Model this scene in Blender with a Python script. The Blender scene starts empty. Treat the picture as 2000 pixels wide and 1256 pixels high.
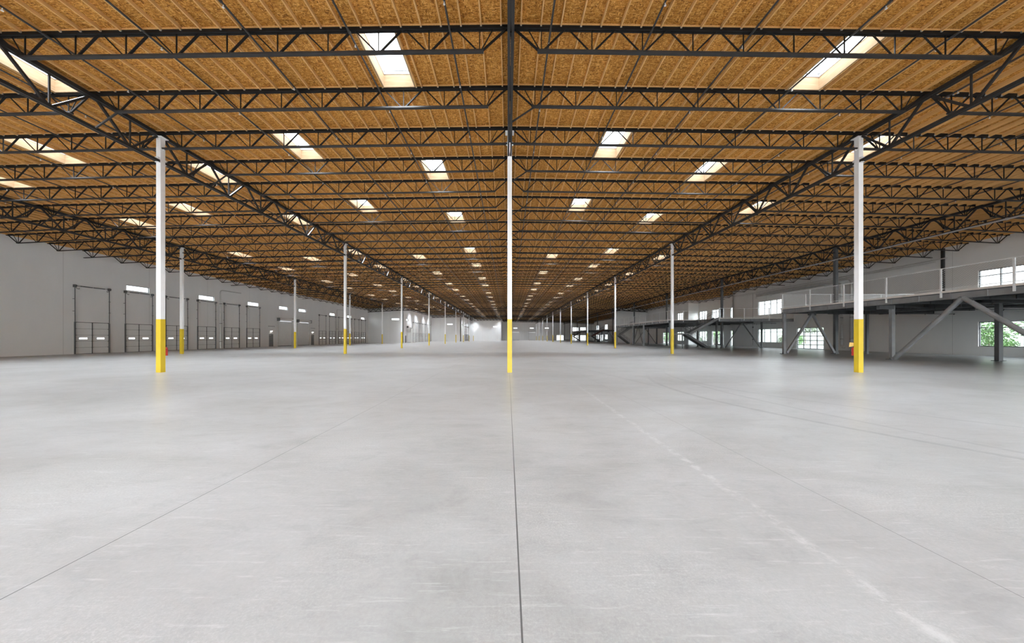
import bpy, math, random
from mathutils import Vector, Matrix
random.seed(7)
SC = bpy.context.scene
COL = SC.collection

# ------------------------------------------------------------------ materials
def nt(name):
    m = bpy.data.materials.new(name); m.use_nodes = True
    t = m.node_tree; t.nodes.clear()
    o = t.nodes.new('ShaderNodeOutputMaterial')
    b = t.nodes.new('ShaderNodeBsdfPrincipled')
    t.links.new(b.outputs[0], o.inputs[0])
    return m, t, b, o
def N(t, k, **kw):
    n = t.nodes.new(k)
    for a, v in kw.items(): setattr(n, a, v)
    return n
def mth(t, op, a, b=None, clamp=False):
    n = N(t, 'ShaderNodeMath', operation=op); n.use_clamp = clamp
    for i, v in enumerate((a, b)):
        if v is None: continue
        if isinstance(v, (int, float)): n.inputs[i].default_value = v
        else: t.links.new(v, n.inputs[i])
    return n.outputs[0]
def mixc(t, f, a, b, mode='MIX'):
    n = N(t, 'ShaderNodeMix', data_type='RGBA', blend_type=mode)
    for i, v in ((0, f), (6, a), (7, b)):
        if isinstance(v, (int, float)): n.inputs[i].default_value = v
        elif isinstance(v, tuple): n.inputs[i].default_value = (*v, 1) if len(v) == 3 else v
        else: t.links.new(v, n.inputs[i])
    return n.outputs[2]
def noise(t, vec, scale, detail=4, rough=.55, dist=0):
    n = N(t, 'ShaderNodeTexNoise'); n.inputs['Scale'].default_value = scale
    n.inputs['Detail'].default_value = detail; n.inputs['Roughness'].default_value = rough
    n.inputs['Distortion'].default_value = dist
    if vec is not None: t.links.new(vec, n.inputs['Vector'])
    return n.outputs[0]
def ramp(t, f, stops):
    n = N(t, 'ShaderNodeValToRGB'); e = n.color_ramp.elements
    e[0].position, e[0].color = stops[0][0], (*stops[0][1], 1)
    e[1].position, e[1].color = stops[-1][0], (*stops[-1][1], 1)
    for p, c in stops[1:-1]:
        x = e.new(p); x.color = (*c, 1)
    t.links.new(f, n.inputs[0]); return n.outputs[0]
def maprange(t, v, a, b, c=0, d=1):
    n = N(t, 'ShaderNodeMapRange'); t.links.new(v, n.inputs[0])
    for i, x in enumerate((a, b, c, d)): n.inputs[i+1].default_value = x
    return n.outputs[0]
def objvec(t, scale=(1, 1, 1), rot=(0, 0, 0), kind='Object'):
    c = N(t, 'ShaderNodeTexCoord'); mp = N(t, 'ShaderNodeMapping')
    mp.inputs['Scale'].default_value = scale; mp.inputs['Rotation'].default_value = rot
    t.links.new(c.outputs[kind], mp.inputs['Vector']); return mp.outputs[0]
def worldvec(t):
    g = N(t, 'ShaderNodeNewGeometry'); return g.outputs['Position']

def simple(name, col, rough=.6, metal=0, var=.08, nscale=3, spec=.5):
    m, t, b, o = nt(name)
    f = noise(t, worldvec(t), nscale, 3)
    lo = tuple(max(0, c*(1-var)) for c in col); hi = tuple(min(1, c*(1+var)) for c in col)
    t.links.new(ramp(t, f, [(.3, lo), (.7, hi)]), b.inputs['Base Color'])
    b.inputs['Roughness'].default_value = rough; b.inputs['Metallic'].default_value = metal
    b.inputs['Specular IOR Level'].default_value = spec
    return m

def mat_osb():
    m, t, b, o = nt('osb_deck')
    cols = []
    for i, (rot, sc) in enumerate((((0, 0, .5), (9, 42, 1)), ((0, 0, -.75), (38, 10, 1)), ((0, 0, 1.3), (12, 46, 1)))):
        v = N(t, 'ShaderNodeTexVoronoi'); v.inputs['Scale'].default_value = 1.0
        t.links.new(objvec(t, sc, rot), v.inputs['Vector'])
        s = N(t, 'ShaderNodeSeparateColor'); t.links.new(v.outputs['Color'], s.inputs[0])
        cols.append((s.outputs[0], s.outputs[1]))
    pick = mth(t, 'GREATER_THAN', cols[0][1], .5)
    pk2 = mth(t, 'GREATER_THAN', cols[1][1], .62)
    n1 = N(t, 'ShaderNodeMix', data_type='FLOAT'); t.links.new(pick, n1.inputs[0]); t.links.new(cols[0][0], n1.inputs[2]); t.links.new(cols[1][0], n1.inputs[3])
    n2 = N(t, 'ShaderNodeMix', data_type='FLOAT'); t.links.new(pk2, n2.inputs[0]); t.links.new(n1.outputs[0], n2.inputs[2]); t.links.new(cols[2][0], n2.inputs[3])
    c = ramp(t, n2.outputs[0], [(0, (.20, .075, .012)), (.25, (.46, .20, .035)), (.7, (.64, .305, .062)), (1, (.86, .50, .15))])
    big = noise(t, objvec(t, (.35, .12, 1)), 1.0, 3)
    c2 = mixc(t, 1.0, c, ramp(t, big, [(.3, (.84, .82, .78)), (.7, (1.08, 1.04, 1.0))]), 'MULTIPLY')
    t.links.new(c2, b.inputs['Base Color']); b.inputs['Roughness'].default_value = .75
    b.inputs['Specular IOR Level'].default_value = .2
    return m
def mat_wood(name, lo, hi, scale=(30, 1.2, 30)):
    m, t, b, o = nt(name)
    f = noise(t, objvec(t, scale), 1.0, 5, .6, .6)
    c = ramp(t, f, [(.3, lo), (.5, tuple((a+b_)/2 for a, b_ in zip(lo, hi))), (.7, hi)])
    k = N(t, 'ShaderNodeTexVoronoi'); k.inputs['Scale'].default_value = 2.2
    t.links.new(objvec(t, (1, .6, 1)), k.inputs['Vector'])
    kk = maprange(t, k.outputs['Distance'], .0, .07, .55, 0)
    t.links.new(mixc(t, kk, c, tuple(x*.5 for x in lo)), b.inputs['Base Color'])
    b.inputs['Roughness'].default_value = .7; b.inputs['Specular IOR Level'].default_value = .2
    return m

def mat_floor():
    m, t, b, o = nt('polished_concrete')
    P = worldvec(t)
    s = N(t, 'ShaderNodeSeparateXYZ'); t.links.new(P, s.inputs[0]); X, Y = s.outputs[0], s.outputs[1]
    mp = N(t, 'ShaderNodeMapping'); t.links.new(P, mp.inputs[0]); mp.inputs['Scale'].default_value = (.6, 1.0, 1); mp.inputs['Rotation'].default_value = (0, 0, .5)
    a = noise(t, mp.outputs[0], .55, 6, .62, .8)
    f = noise(t, mp.outputs[0], 3.0, 12, .74, .6)
    g = noise(t, P, 26, 8, .8)
    base = ramp(t, a, [(.3, (.345, .340, .328)), (.5, (.41, .407, .40)), (.7, (.465, .464, .463))])
    base = mixc(t, 1.0, base, ramp(t, f, [(.22, (.70, .70, .70)), (.48, (.91, .91, .91)), (.8, (1, 1, 1))]), 'MULTIPLY')
    base = mixc(t, 1.0, base, ramp(t, g, [(.3, (.85, .85, .85)), (.7, (1, 1, 1))]), 'MULTIPLY')
    # whitish etched speckle patches
    sp = noise(t, P, 55, 8, .85); sm = noise(t, P, .5, 4)
    pat = mth(t, 'MULTIPLY', maprange(t, sp, .48, .66), maprange(t, sm, .44, .66, 0, .7))
    base = mixc(t, pat, base, (.62, .62, .61))
    # scratches
    mp2 = N(t, 'ShaderNodeMapping'); t.links.new(P, mp2.inputs[0]); mp2.inputs['Scale'].default_value = (1.2, 14, 1); mp2.inputs['Rotation'].default_value = (0, 0, .25)
    sc = noise(t, mp2.outputs[0], 1.6, 6, .75, .4)
    base = mixc(t, maprange(t, sc, .56, .78, 0, .5), base, (.66, .66, .66))
    def band(expr, w, soft):
        return maprange(t, mth(t, 'ABSOLUTE', expr), w, w+soft, 1, 0)
    # worn white scuff, tyre marks
    wn = noise(t, P, 6, 6, .75); wob = mth(t, 'MULTIPLY', mth(t, 'SUBTRACT', noise(t, P, .8, 2), .5), .12)
    ws = mth(t, 'MULTIPLY', band(mth(t, 'ADD', mth(t, 'SUBTRACT', X, 2.29), wob), .02, .05), maprange(t, wn, .45, .6))
    ws = mth(t, 'MULTIPLY', ws, maprange(t, Y, 9, 14, .45, 0))
    base = mixc(t, ws, base, (.62, .62, .61))
    for (x0, y0), (x1, y1), (x2, y2), w, st in (((6.7, 4.3), (5.5, 7.0), (5.05, 9.95), .045, .75), ((7.06, 4.5), (6.4, 7.8), (6.3, 10.5), .03, .5),
                                                ((9.05, 5.8), (7.9, 7.5), (6.6, 11.5), .04, .5), ((4.6, 12.), (3.6, 18.), (2.4, 25.), .06, .2)):
        # quadratic through three points X(Y)
        den = (y0-y1)*(y0-y2)*(y1-y2)
        A = (y2*(x1-x0)+y1*(x0-x2)+y0*(x2-x1))/den
        B = (y2*y2*(x0-x1)+y1*y1*(x2-x0)+y0*y0*(x1-x2))/den
        Cc = x0-A*y0*y0-B*y0
        e = mth(t, 'SUBTRACT', X, mth(t, 'ADD', mth(t, 'MULTIPLY', mth(t, 'ADD', mth(t, 'MULTIPLY', Y, A), B), Y), Cc))
        mk = mth(t, 'MULTIPLY', band(e, w, .05), maprange(t, wn, .35, .6, .3, st))
        mk = mth(t, 'MULTIPLY', mk, mth(t, 'MULTIPLY', maprange(t, Y, y2, y2+5, 1, 0), maprange(t, Y, y0-2.5, y0-.5, 0, 1)))
        base = mixc(t, mk, base, (.20, .20, .20))
    # joints
    for off, per, w, st, ax in ((.075, 1e6, .004, .95, X), (-3.06, 1e6, .003, .9, X), (3.13, 1e6, .0022, .75, X)):
        base = mixc(t, mth(t, 'MULTIPLY', band(mth(t, 'SUBTRACT', ax, off), w, w*.6), st), base, (.02, .02, .02))
    def per(ax, off, period, w, st, colr, b0):
        q = mth(t, 'SUBTRACT', mth(t, 'FRACT', mth(t, 'ADD', mth(t, 'DIVIDE', mth(t, 'SUBTRACT', ax, off), period), .5)), .5)
        d = mth(t, 'MULTIPLY', mth(t, 'ABSOLUTE', q), period)
        return mixc(t, maprange(t, d, w, w*2, st, 0), b0, colr)
    base = per(X, .075, 3.17, .006, .18, (.3, .3, .3), base)
    base = per(Y, 1.0, 3.414, .006, .15, (.33, .33, .33), base)
    # edge of light dust beside the centre joint
    t.links.new(base, b.inputs['Base Color'])
    b.inputs['Roughness'].default_value = .3
    b.inputs['Specular IOR Level'].default_value = .42
    return m

def mat_wall(name='painted_concrete', col=(.80, .795, .785)):
    m, t, b, o = nt(name)
    P = worldvec(t); s = N(t, 'ShaderNodeSeparateXYZ'); t.links.new(P, s.inputs[0])
    mp = N(t, 'ShaderNodeMapping'); t.links.new(P, mp.inputs[0]); mp.inputs['Scale'].default_value = (.25, .25, .1)
    f = noise(t, mp.outputs[0], 1.5, 5, .6)
    base = ramp(t, f, [(.3, tuple(c*.965 for c in col)), (.7, tuple(min(1, c*1.03) for c in col))])
    d = None
    for ax, off in ((1, 1.2), (0, 2.1)):
        q = mth(t, 'MULTIPLY', mth(t, 'ABSOLUTE', mth(t, 'SUBTRACT', mth(t, 'FRACT', mth(t, 'ADD', mth(t, 'DIVIDE', mth(t, 'SUBTRACT', s.outputs[ax], off), 7.37), .5)), .5)), 7.37)
        base = mixc(t, maprange(t, q, .012, .03, .35, 0), base, (.3, .29, .28))
    t.links.new(base, b.inputs['Base Color']); b.inputs['Roughness'].default_value = .65
    b.inputs['Specular IOR Level'].default_value = .3
    return m
def mat_glass():
    m, t, b, o = nt('window_glass'); t.nodes.remove(b)
    tr = N(t, 'ShaderNodeBsdfTransparent'); gl = N(t, 'ShaderNodeBsdfGlossy'); gl.inputs['Roughness'].default_value = .02
    tr.inputs[0].default_value = (.93, .96, .96, 1)
    mx = N(t, 'ShaderNodeMixShader'); mx.inputs[0].default_value = .05; t.links.new(tr.outputs[0], mx.inputs[1]); t.links.new(gl.outputs[0], mx.inputs[2])
    t.links.new(mx.outputs[0], o.inputs[0]); return m
def mat_emit(name, col, st):
    m, t, b, o = nt(name); b.inputs['Base Color'].default_value = (*col, 1)
    b.inputs['Emission Color'].default_value = (*col, 1); b.inputs['Emission Strength'].default_value = st
    b.inputs['Roughness'].default_value = .4
    return m

PANE_STRENGTH = 4.2
SKY_W = 150.0; SPREAD = 100
M = dict(
    osb=mat_osb(), purlin=mat_wood('purlin_lumber', (.66, .37, .12), (.90, .57, .25), (30, 1.5, 30)),
    curb=mat_wood('curb_lumber', (.40, .27, .155), (.54, .39, .25), (1.5, 1.5, 18)),
    steel=simple('black_joist_steel', (.013, .0115, .0105), .6, 0, .15, 3, .22),
    girder=simple('dark_girder_steel', (.030, .027, .026), .55, 0, .15, 3, .35),
    grey=simple('grey_primer_steel', (.27, .27, .275), .5, 0, .18, 1.2),
    dgrey=simple('dark_grey_steel', (.10, .102, .105), .5, 0, .18, 1.2),
    red=simple('red_primer_steel', (.16, .05, .035), .6, 0, .2),
    white=simple('white_column_paint', (.90, .90, .90), .4, 0, .02),
    yellow=simple('yellow_safety_paint', (.66, .47, .02), .42, 0, .05, 1.5),
    floor=mat_floor(), wall=mat_wall(), door=simple('white_door_panel', (.76, .76, .75), .4, 0, .02),
    trim=simple('dark_track_metal', (.14, .14, .14), .45, .3, .1),
    frame=simple('window_frame_black', (.04, .042, .045), .4, 0, .1),
    galv=simple('galvanised_metal', (.60, .60, .60), .35, .6, .06), rail=simple('white_rail_paint', (.88, .89, .89), .4, 0, .04),
    duct=simple('pale_duct_metal', (.62, .61, .59), .4, .25, .06), mdoor=simple('grey_door_paint', (.20, .20, .20), .5, 0, .06),
    slab=simple('deck_edge_plywood', (.80, .74, .69), .7, 0, .12, 2), pane=mat_emit('skylight_diffuser', (.86, .93, 1), PANE_STRENGTH),
    lamp=mat_emit('lamp_lens', (1, .97, .92), 5), glass=mat_glass(), pipe=simple('sprinkler_pipe_paint', (.045, .043, .043), .4, 0, .1),
    extred=simple('extinguisher_red', (.50, .03, .02), .35, 0, .05), sign=simple('sign_yellow', (.85, .55, .15), .5, 0, .03),
    signw=simple('sign_white', (.85, .83, .8), .5, 0, .03),
    ground=simple('pale_outdoor_paving', (.32, .315, .30), .9, 0, .1, .3), hill=simple('dry_hillside', (.30, .31, .27), .9, 0, .25, .35),
    leaf=simple('leaf_green', (.10, .19, .06), .6, 0, .4, 2.5), leaf2=simple('leaf_grey_green', (.17, .20, .14), .6, 0, .35, 2.5),
    bark=simple('bark', (.12, .09, .07), .8, 0, .3, 8), stain=simple('paint_mark', (.75, .55, .15), .6, 0, .1))

# ------------------------------------------------------------------ mesh builder
class MB:
    def __init__(s): s.v = []; s.f = []; s.mi = []; s.cur = 0
    def hexa(s, p):
        n = len(s.v); s.v += [tuple(q) for q in p]
        for f in ((0, 3, 2, 1), (4, 5, 6, 7), (0, 1, 5, 4), (1, 2, 6, 5), (2, 3, 7, 6), (3, 0, 4, 7)):
            s.f.append(tuple(n+i for i in f)); s.mi.append(s.cur)
        return s
    def box(s, x0, x1, y0, y1, z0, z1):
        return s.hexa([(x0, y0, z0), (x1, y0, z0), (x1, y1, z0), (x0, y1, z0), (x0, y0, z1), (x1, y0, z1), (x1, y1, z1), (x0, y1, z1)])
    def bar(s, a, b, w, h=None, up=(0, 0, 1)):
        h = h or w; a = Vector(a); b = Vector(b); d = (b-a).normalized(); u = Vector(up)
        if abs(d.dot(u)) > .999: u = Vector((0, 1, 0))
        r = d.cross(u).normalized()*w/2; u = r.cross(d).normalized()*h/2
        return s.hexa([a-r-u, a+r-u, b+r-u, b-r-u, a-r+u, a+r+u, b+r+u, b-r+u])
    def cyl(s, a, b, r, n=12, r2=None, caps=True):
        a = Vector(a); b = Vector(b); d = (b-a).normalized(); r2 = r if r2 is None else r2
        u = Vector((0, 0, 1)) if abs(d.z) < .95 else Vector((1, 0, 0))
        x = d.cross(u).normalized(); y = d.cross(x); k = len(s.v)
        for c, q in ((a, r), (b, r2)):
            for i in range(n):
                t = 2*math.pi*i/n; s.v.append(tuple(c+x*math.cos(t)*q+y*math.sin(t)*q))
        for i in range(n):
            j = (i+1) % n; s.f.append((k+i, k+j, k+n+j, k+n+i)); s.mi.append(s.cur)
        if caps:
            s.f.append(tuple(k+i for i in reversed(range(n)))); s.mi.append(s.cur)
            s.f.append(tuple(k+n+i for i in range(n))); s.mi.append(s.cur)
        return s
    def tube(s, pts, r, n=12):
        pts = [Vector(p) for p in pts]; k = len(s.v); ref = None
        for i, p in enumerate(pts):
            d = (pts[min(i+1, len(pts)-1)]-pts[max(i-1, 0)]).normalized()
            if ref is None: ref = d.orthogonal().normalized()
            ref = (ref-d*ref.dot(d)).normalized(); y = d.cross(ref)
            for q in range(n):
                t = 2*math.pi*q/n; s.v.append(tuple(p+ref*math.cos(t)*r+y*math.sin(t)*r))
        for i in range(len(pts)-1):
            for q in range(n):
                j = (q+1) % n; s.f.append((k+i*n+q, k+i*n+j, k+i*n+n+j, k+i*n+n+q)); s.mi.append(s.cur)
        s.f.append(tuple(k+q for q in reversed(range(n)))); s.mi.append(s.cur)
        s.f.append(tuple(k+(len(pts)-1)*n+q for q in range(n))); s.mi.append(s.cur)
        return s
    def mesh(s, name, *mats, smooth=False):
        m = bpy.data.meshes.new(name); m.from_pydata(s.v, [], s.f)
        for q in mats: m.materials.append(M[q] if isinstance(q, str) else q)
        if len(mats) > 1: m.polygons.foreach_set('material_index', s.mi)
        if smooth: m.polygons.foreach_set('use_smooth', [True]*len(s.f))
        m.update(); return m
def obj(name, mesh, parent=None, loc=None, rot=None):
    o = bpy.data.objects.new(name, mesh); COL.objects.link(o)
    if parent: o.parent = parent
    if loc: o.location = loc
    if rot: o.rotation_euler = rot
    return o
def tag(o, label=None, cat=None, group=None, kind=None):
    if label: o['label'] = label
    if cat: o['category'] = cat
    if group: o['group'] = group
    if kind: o['kind'] = kind
    return o
def empty(name, loc=(0, 0, 0), rz=0):
    o = bpy.data.objects.new(name, None); o.empty_display_size = .3; COL.objects.link(o)
    o.location = loc; o.rotation_euler = (0, 0, rz); return o
def copy_tree(o, parent=None, kids=None):
    c = o.copy(); COL.objects.link(c); c.parent = parent
    for ch in (KIDS.get(o.name) or []):
        copy_tree(ch, c)
    return c
KIDS = {}
def index_kids():
    KIDS.clear()
    for o in bpy.data.objects:
        if o.parent: KIDS.setdefault(o.parent.name, []).append(o)
ORD = ['first', 'second', 'third', 'fourth', 'fifth', 'sixth', 'seventh', 'eighth', 'ninth', 'tenth', 'eleventh', 'twelfth',
       'thirteenth', 'fourteenth', 'fifteenth', 'sixteenth', 'seventeenth', 'eighteenth', 'nineteenth', 'twentieth',
       'twenty-first', 'twenty-second', 'twenty-third', 'twenty-fourth', 'twenty-fifth', 'twenty-sixth']
def nth(i): 
    if i < len(ORD): return ORD[i]
    tens = ['', '', 'twenty', 'thirty', 'forty', 'fifty', 'sixty', 'seventy', 'eighty']
    n = i+1
    return tens[n//10]+('-'+ORD[n % 10-1] if n % 10 else 'th')

# ------------------------------------------------------------------ layout
CX = .08; W = 15.85; D1 = 15.04; JS = 2.438; BAY = 7*JS
CAMZ = 1.58; YB = -22.0; YE = 191.0
def dj(j): return D1+JS*j
ZP = [(0, 11.2), (15.85, 10.97), (31.7, 10.6), (41.2, 10.12), (50, 9.75)]
def zd(x):
    a = abs(x-CX)
    for (x0, z0), (x1, z1) in zip(ZP, ZP[1:]):
        if a <= x1: return z0+(z1-z0)*(a-x0)/(x1-x0)
    return ZP[-1][1]
LSTEP = [(YB, 97.6, -41.2), (97.6, 134.2, -30.9), (134.2, 165, -19.1), (165, YE, -3.0)]
RSTEP = [(YB, 60.7, 41.2), (60.7, 75.6, 43.5), (75.6, 98.6, 41.2), (98.6, 169, 44.0), (169, YE, 48.5)]
def XL(y): return next((x for a, b, x in LSTEP if a <= y < b), -3.0)
def XR(y): return next((x for a, b, x in RSTEP if a <= y < b), 48.5)

# skylights: rows (x centre) and the joist bays they sit in
PA = [-12, -9, -5, -2, 1, 4, 8, 11, 15, 18, 22, 25, 29, 32, 36, 39, 43, 46, 50, 53, 57, 60, 64, 67, 71]
PB = [-11, -7, -4, 0, 3, 9, 13, 17, 20, 24, 27, 31, 34, 38, 41, 45, 48, 52, 55, 59, 62, 66, 69]
ROWS = [(-28.95, PA, 'outermost left'), (-22.65, PB, 'fifth-from-right'), (-16.5, PA, 'third-left'), (-10.25, PB, 'second-left'), (-4.1, PA, 'inner left'),
        (5.1, PB, 'inner right'), (11.15, PA, 'second right'), (17.6, PB, 'outermost right')]
SKY = []
for xc, bays, rn in ROWS:
    for b in bays:
        y0, y1 = dj(b), dj(b+1)
        if y1 > 189 or xc-1 < XL(y0)+.3 or xc-1 < XL(y1)+.3: continue
        if YB+1 > y0: continue
        SKY.append((xc, b, rn))
SW = .61  # half width of a skylight opening
PURX = [CX+.32+.61*i for i in range(-72, 82)]

# ------------------------------------------------------------------ setting
g = MB().box(-200, 260, -60, 300, -.6, -.3)
tag(obj('outdoor_ground', g.mesh('outdoor_ground', 'ground')), 'pale paved ground outside the building', 'ground', kind='structure')
def floor_segments():
    mb = MB(); ys = sorted({YB, YE, *[s[0] for s in LSTEP], *[s[0] for s in RSTEP]})
    for a, b in zip(ys, ys[1:]):
        m_ = (a+b)/2; mb.box(XL(m_)-.2, XR(m_)+.2, a, b, -.3, 0)
    return mb
tag(obj('floor', floor_segments().mesh('floor', 'floor')), 'polished grey concrete slab floor of the empty hall', 'floor', kind='structure')

# ceiling deck with holes at the skylights
def build_ceiling():
    mb = MB()
    for j in range(-16, 73):
        y0, y1 = dj(j), dj(j+1)
        if y1 < YB: continue
        segs = [(max(y0, YB), min(y1, YE))]
        cut = [s[0] for s in LSTEP+RSTEP if segs[0][0] < s[0] < segs[0][1]]
        pts = sorted({segs[0][0], segs[0][1], *cut})
        for a, b in zip(pts, pts[1:]):
            if b-a < .01: continue
            m_ = (a+b)/2; l, r = XL(m_)-.25, XR(m_)+.25
            xs = {l, r}
            for k in (-41.2, -31.7, -15.85, 0, 15.85, 31.7, 41.2): 
                if l < k+CX < r: xs.add(k+CX)
            hol = [s for s in SKY if s[1] == j]
            for s in hol: xs |= {s[0]-SW, s[0]+SW}
            xs = sorted(xs)
            for x0, x1 in zip(xs, xs[1:]):
                if any(abs((x0+x1)/2-s[0]) < SW for s in hol):
                    for yy0, yy1 in ((y0, y0+.08), (y1-.08, y1)):
                        mb.hexa([(x0, yy0, zd(x0)), (x1, yy0, zd(x1)), (x1, yy1, zd(x1)), (x0, yy1, zd(x0)),
                                 (x0, yy0, zd(x0)+.04), (x1, yy0, zd(x1)+.04), (x1, yy1, zd(x1)+.04), (x0, yy1, zd(x0)+.04)])
                    continue
                mb.hexa([(x0, a, zd(x0)), (x1, a, zd(x1)), (x1, b, zd(x1)), (x0, b, zd(x0)),
                         (x0, a, zd(x0)+.04), (x1, a, zd(x1)+.04), (x1, b, zd(x1)+.04), (x0, b, zd(x0)+.04)])
    return mb
tag(obj('ceiling', build_ceiling().mesh('ceiling', 'osb')), 'tan strand board roof deck over the whole hall', 'ceiling', kind='structure')

# walls with openings -------------------------------------------------
def rects_minus(a0, a1, z0, z1, holes):
    xs = sorted({a0, a1, *[h for q in holes for h in q[:2] if a0 < h < a1]})
    out = []
    for p, q in zip(xs, xs[1:]):
        m_ = (p+q)/2; zs = sorted([(h[2], h[3]) for h in holes if h[0] < m_ < h[1]])
        z = z0
        for lo, hi in zs:
            if lo > z+1e-4: out.append((p, q, z, lo))
            z = max(z, hi)
        if z < z1: out.append((p, q, z, z1))
    return out
def wall_y(name, label, x, out, y0, y1, holes, ztop=None, z0=-.3):   # wall in the YZ plane, 'out' = outward direction
    mb = MB(); x2 = x+out*.24; zt = ztop or zd(x)+.02
    for a, b, c, d in rects_minus(y0, y1, z0, zt, holes): mb.box(min(x, x2), max(x, x2), a, b, c, d)
    return tag(obj(name, mb.mesh(name, 'wall')), label, 'wall', kind='structure')
def wall_x(name, label, y, x0, x1, holes, th=.24, mat='wall'):
    mb = MB()
    cuts = [k+CX for k in (-31.7, -15.85, 0, 15.85, 31.7, 41.2)]
    hs = list(holes); xs = sorted({x0, x1, *[c for c in cuts if x0 < c < x1]})
    for p, q in zip(xs, xs[1:]):
        zmin = min(zd(p), zd(q))-.0
        for a, b, c, d in rects_minus(p, q, -.3, zmin, [(max(h[0], p), min(h[1], q), h[2], h[3]) for h in hs if h[1] > p and h[0] < q]):
            mb.box(a, b, y, y+th, c, d)
        mb.hexa([(p, y, zmin), (q, y, zmin), (q, y+th, zmin), (p, y+th, zmin), (p, y, zd(p)+.02), (q, y, zd(q)+.02), (q, y+th, zd(q)+.02), (p, y+th, zd(p)+.02)])
    return tag(obj(name, mb.mesh(name, mat)), label, 'wall', kind='structure')

HOLES = {}   # key -> list
def hole(key, a, b, z0, z1): HOLES.setdefault(key, []).append((a, b, z0, z1))
DN = [0]; WN = [0]
def place(kind, wallkind, pos, out, a):   # location and rotation of something whose local +x runs along the wall, local -y faces the room
    if wallkind == 'y':   # wall plane at x=pos; room side is -out
        return (pos, a, 0), (math.pi/2 if out < 0 else -math.pi/2)
    return (a, pos, 0), 0

# ---- sectional dock door prototype (local: x along wall 0..w centred, y<0 = into room)
DW, DH = 2.75, 3.02
def dock_proto():
    r = empty('door_proto')
    hs = DH/5; V0, V1 = 1.41, 1.57
    for i in range(5):
        mb = MB(); z0, z1 = i*hs, (i+1)*hs
        holes = [(-1.0, -.38, V0, V1), (.38, 1.0, V0, V1)] if i == 2 else []
        for a, b, c, d in rects_minus(-DW/2+.03, DW/2-.03, z0, z1, holes): mb.box(a, b, -.02, .03, c, d)
        mb.cur = 1; mb.box(-DW/2+.06, DW/2-.06, -.026, -.0195, z0, z0+.022)
        mb.cur = 0; mb.box(-DW/2+.06, DW/2-.06, -.024, -.0195, z0+hs*.48, z0+hs*.48+.012)
        obj('section', mb.mesh('section', 'door', 'trim'), r)
    for sx in (-1, 1):
        v = MB().box(*sorted((sx*.38, sx*1.0)), .0, .012, V0, V1)
        obj('vision_pane', v.mesh('vision_pane', 'glass'), r)
        fr = MB()
        a, b = sorted((sx*.38, sx*1.0))
        fr.box(a-.02, b+.02, -.03, -.018, V0-.02, V0).box(a-.02, b+.02, -.03, -.018, V1, V1+.02)
        o = obj('pane_frame', fr.mesh('pane_frame', 'door'), r)
    st = MB().box(-.03, .03, -.05, -.018, 0, DH)
    for i in range(6): st.box(-.05, .05, -.055, -.018, max(0, i*hs-.03), min(DH, i*hs+.03))
    obj('centre_stile', st.mesh('centre_stile', 'trim'), r)
    obj('seal', MB().box(-DW/2, DW/2, -.03, .02, DH-.0, DH+.05).box(-DW/2+.03, DW/2-.03, -.03, .02, -.0, .03).mesh('seal', 'trim'), r)
    for sx in (-1, 1):
        x = sx*(DW/2-.02)
        tr = MB().box(x-.035, x+.035, -.13, -.03, 0, DH)
        tr.box(x-.018, x+.018, -.11, -.06, DH, 6.4)
        for z in (4.1, 5.25): tr.box(*sorted((x, x+sx*.12)), -.09, 0, z-.02, z+.02)
        for i in range(6): tr.box(*sorted((x, x-sx*.09)), -.1, -.03, max(.02, i*hs-.03), min(DH, i*hs+.04))
        obj('track', tr.mesh('track', 'trim'), r)
        dr = MB().cyl((x-.05, -.12, 6.5), (x+.05, -.12, 6.5), .13, 14)
        dr.box(x-.09, x+.09, -.06, 0, 6.36, 6.62)
        dr.tube([(x-sx*.05, -.12, 6.36), (x-sx*.12, -.15, 6.25), (x-sx*.24, -.16, 6.2), (x-sx*.25, -.15, 6.32)], .022, 6)
        obj('cable_drum', dr.mesh('cable_drum', 'trim'), r)
    sh = MB().cyl((-DW/2-.12, -.12, 6.5), (DW/2+.12, -.12, 6.5), .017, 8)
    sh.cyl((-.95, -.12, 6.5), (-.05, -.12, 6.5), .045, 10).cyl((.05, -.12, 6.5), (.95, -.12, 6.5), .045, 10)
    obj('spring_shaft', sh.mesh('spring_shaft', 'trim'), r)
    return r
def bigdoor_proto():   # roll up door, 4 m wide
    r = empty('door_proto')
    w, h = 3.9, 4.55
    sl = MB()
    n = 26
    for i in range(n): 
        z0 = i*h/n; sl.box(-w/2+.04, w/2-.04, -.01, .02, z0, z0+h/n).box(-w/2+.08, w/2-.08, -.018, -.0095, z0+.03, z0+h/n-.03)
    obj('slat_curtain', sl.mesh('slat_curtain', 'door'), r)
    obj('bottom_bar', MB().box(-w/2+.05, w/2-.05, -.04, .03, 0, .09).mesh('bottom_bar', 'trim'), r)
    for sx in (-1, 1):
        obj('guide', MB().box(*sorted((sx*(w/2-.1), sx*(w/2+.02))), -.1, 0, 0, h+.1).mesh('guide', 'duct'), r)
    hd = MB().cyl((-w/2-.05, -.28, h+.28), (w/2+.05, -.28, h+.28), .22, 18)
    obj('coil_hood', hd.mesh('coil_hood', 'door', smooth=False), r)
    for sx in (-1, 1):
        obj('bracket', MB().box(*sorted((sx*(w/2+.05), sx*(w/2+.1))), -.55, 0, h-.02, h+.56).mesh('bracket', 'trim'), r)
    return r
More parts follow.
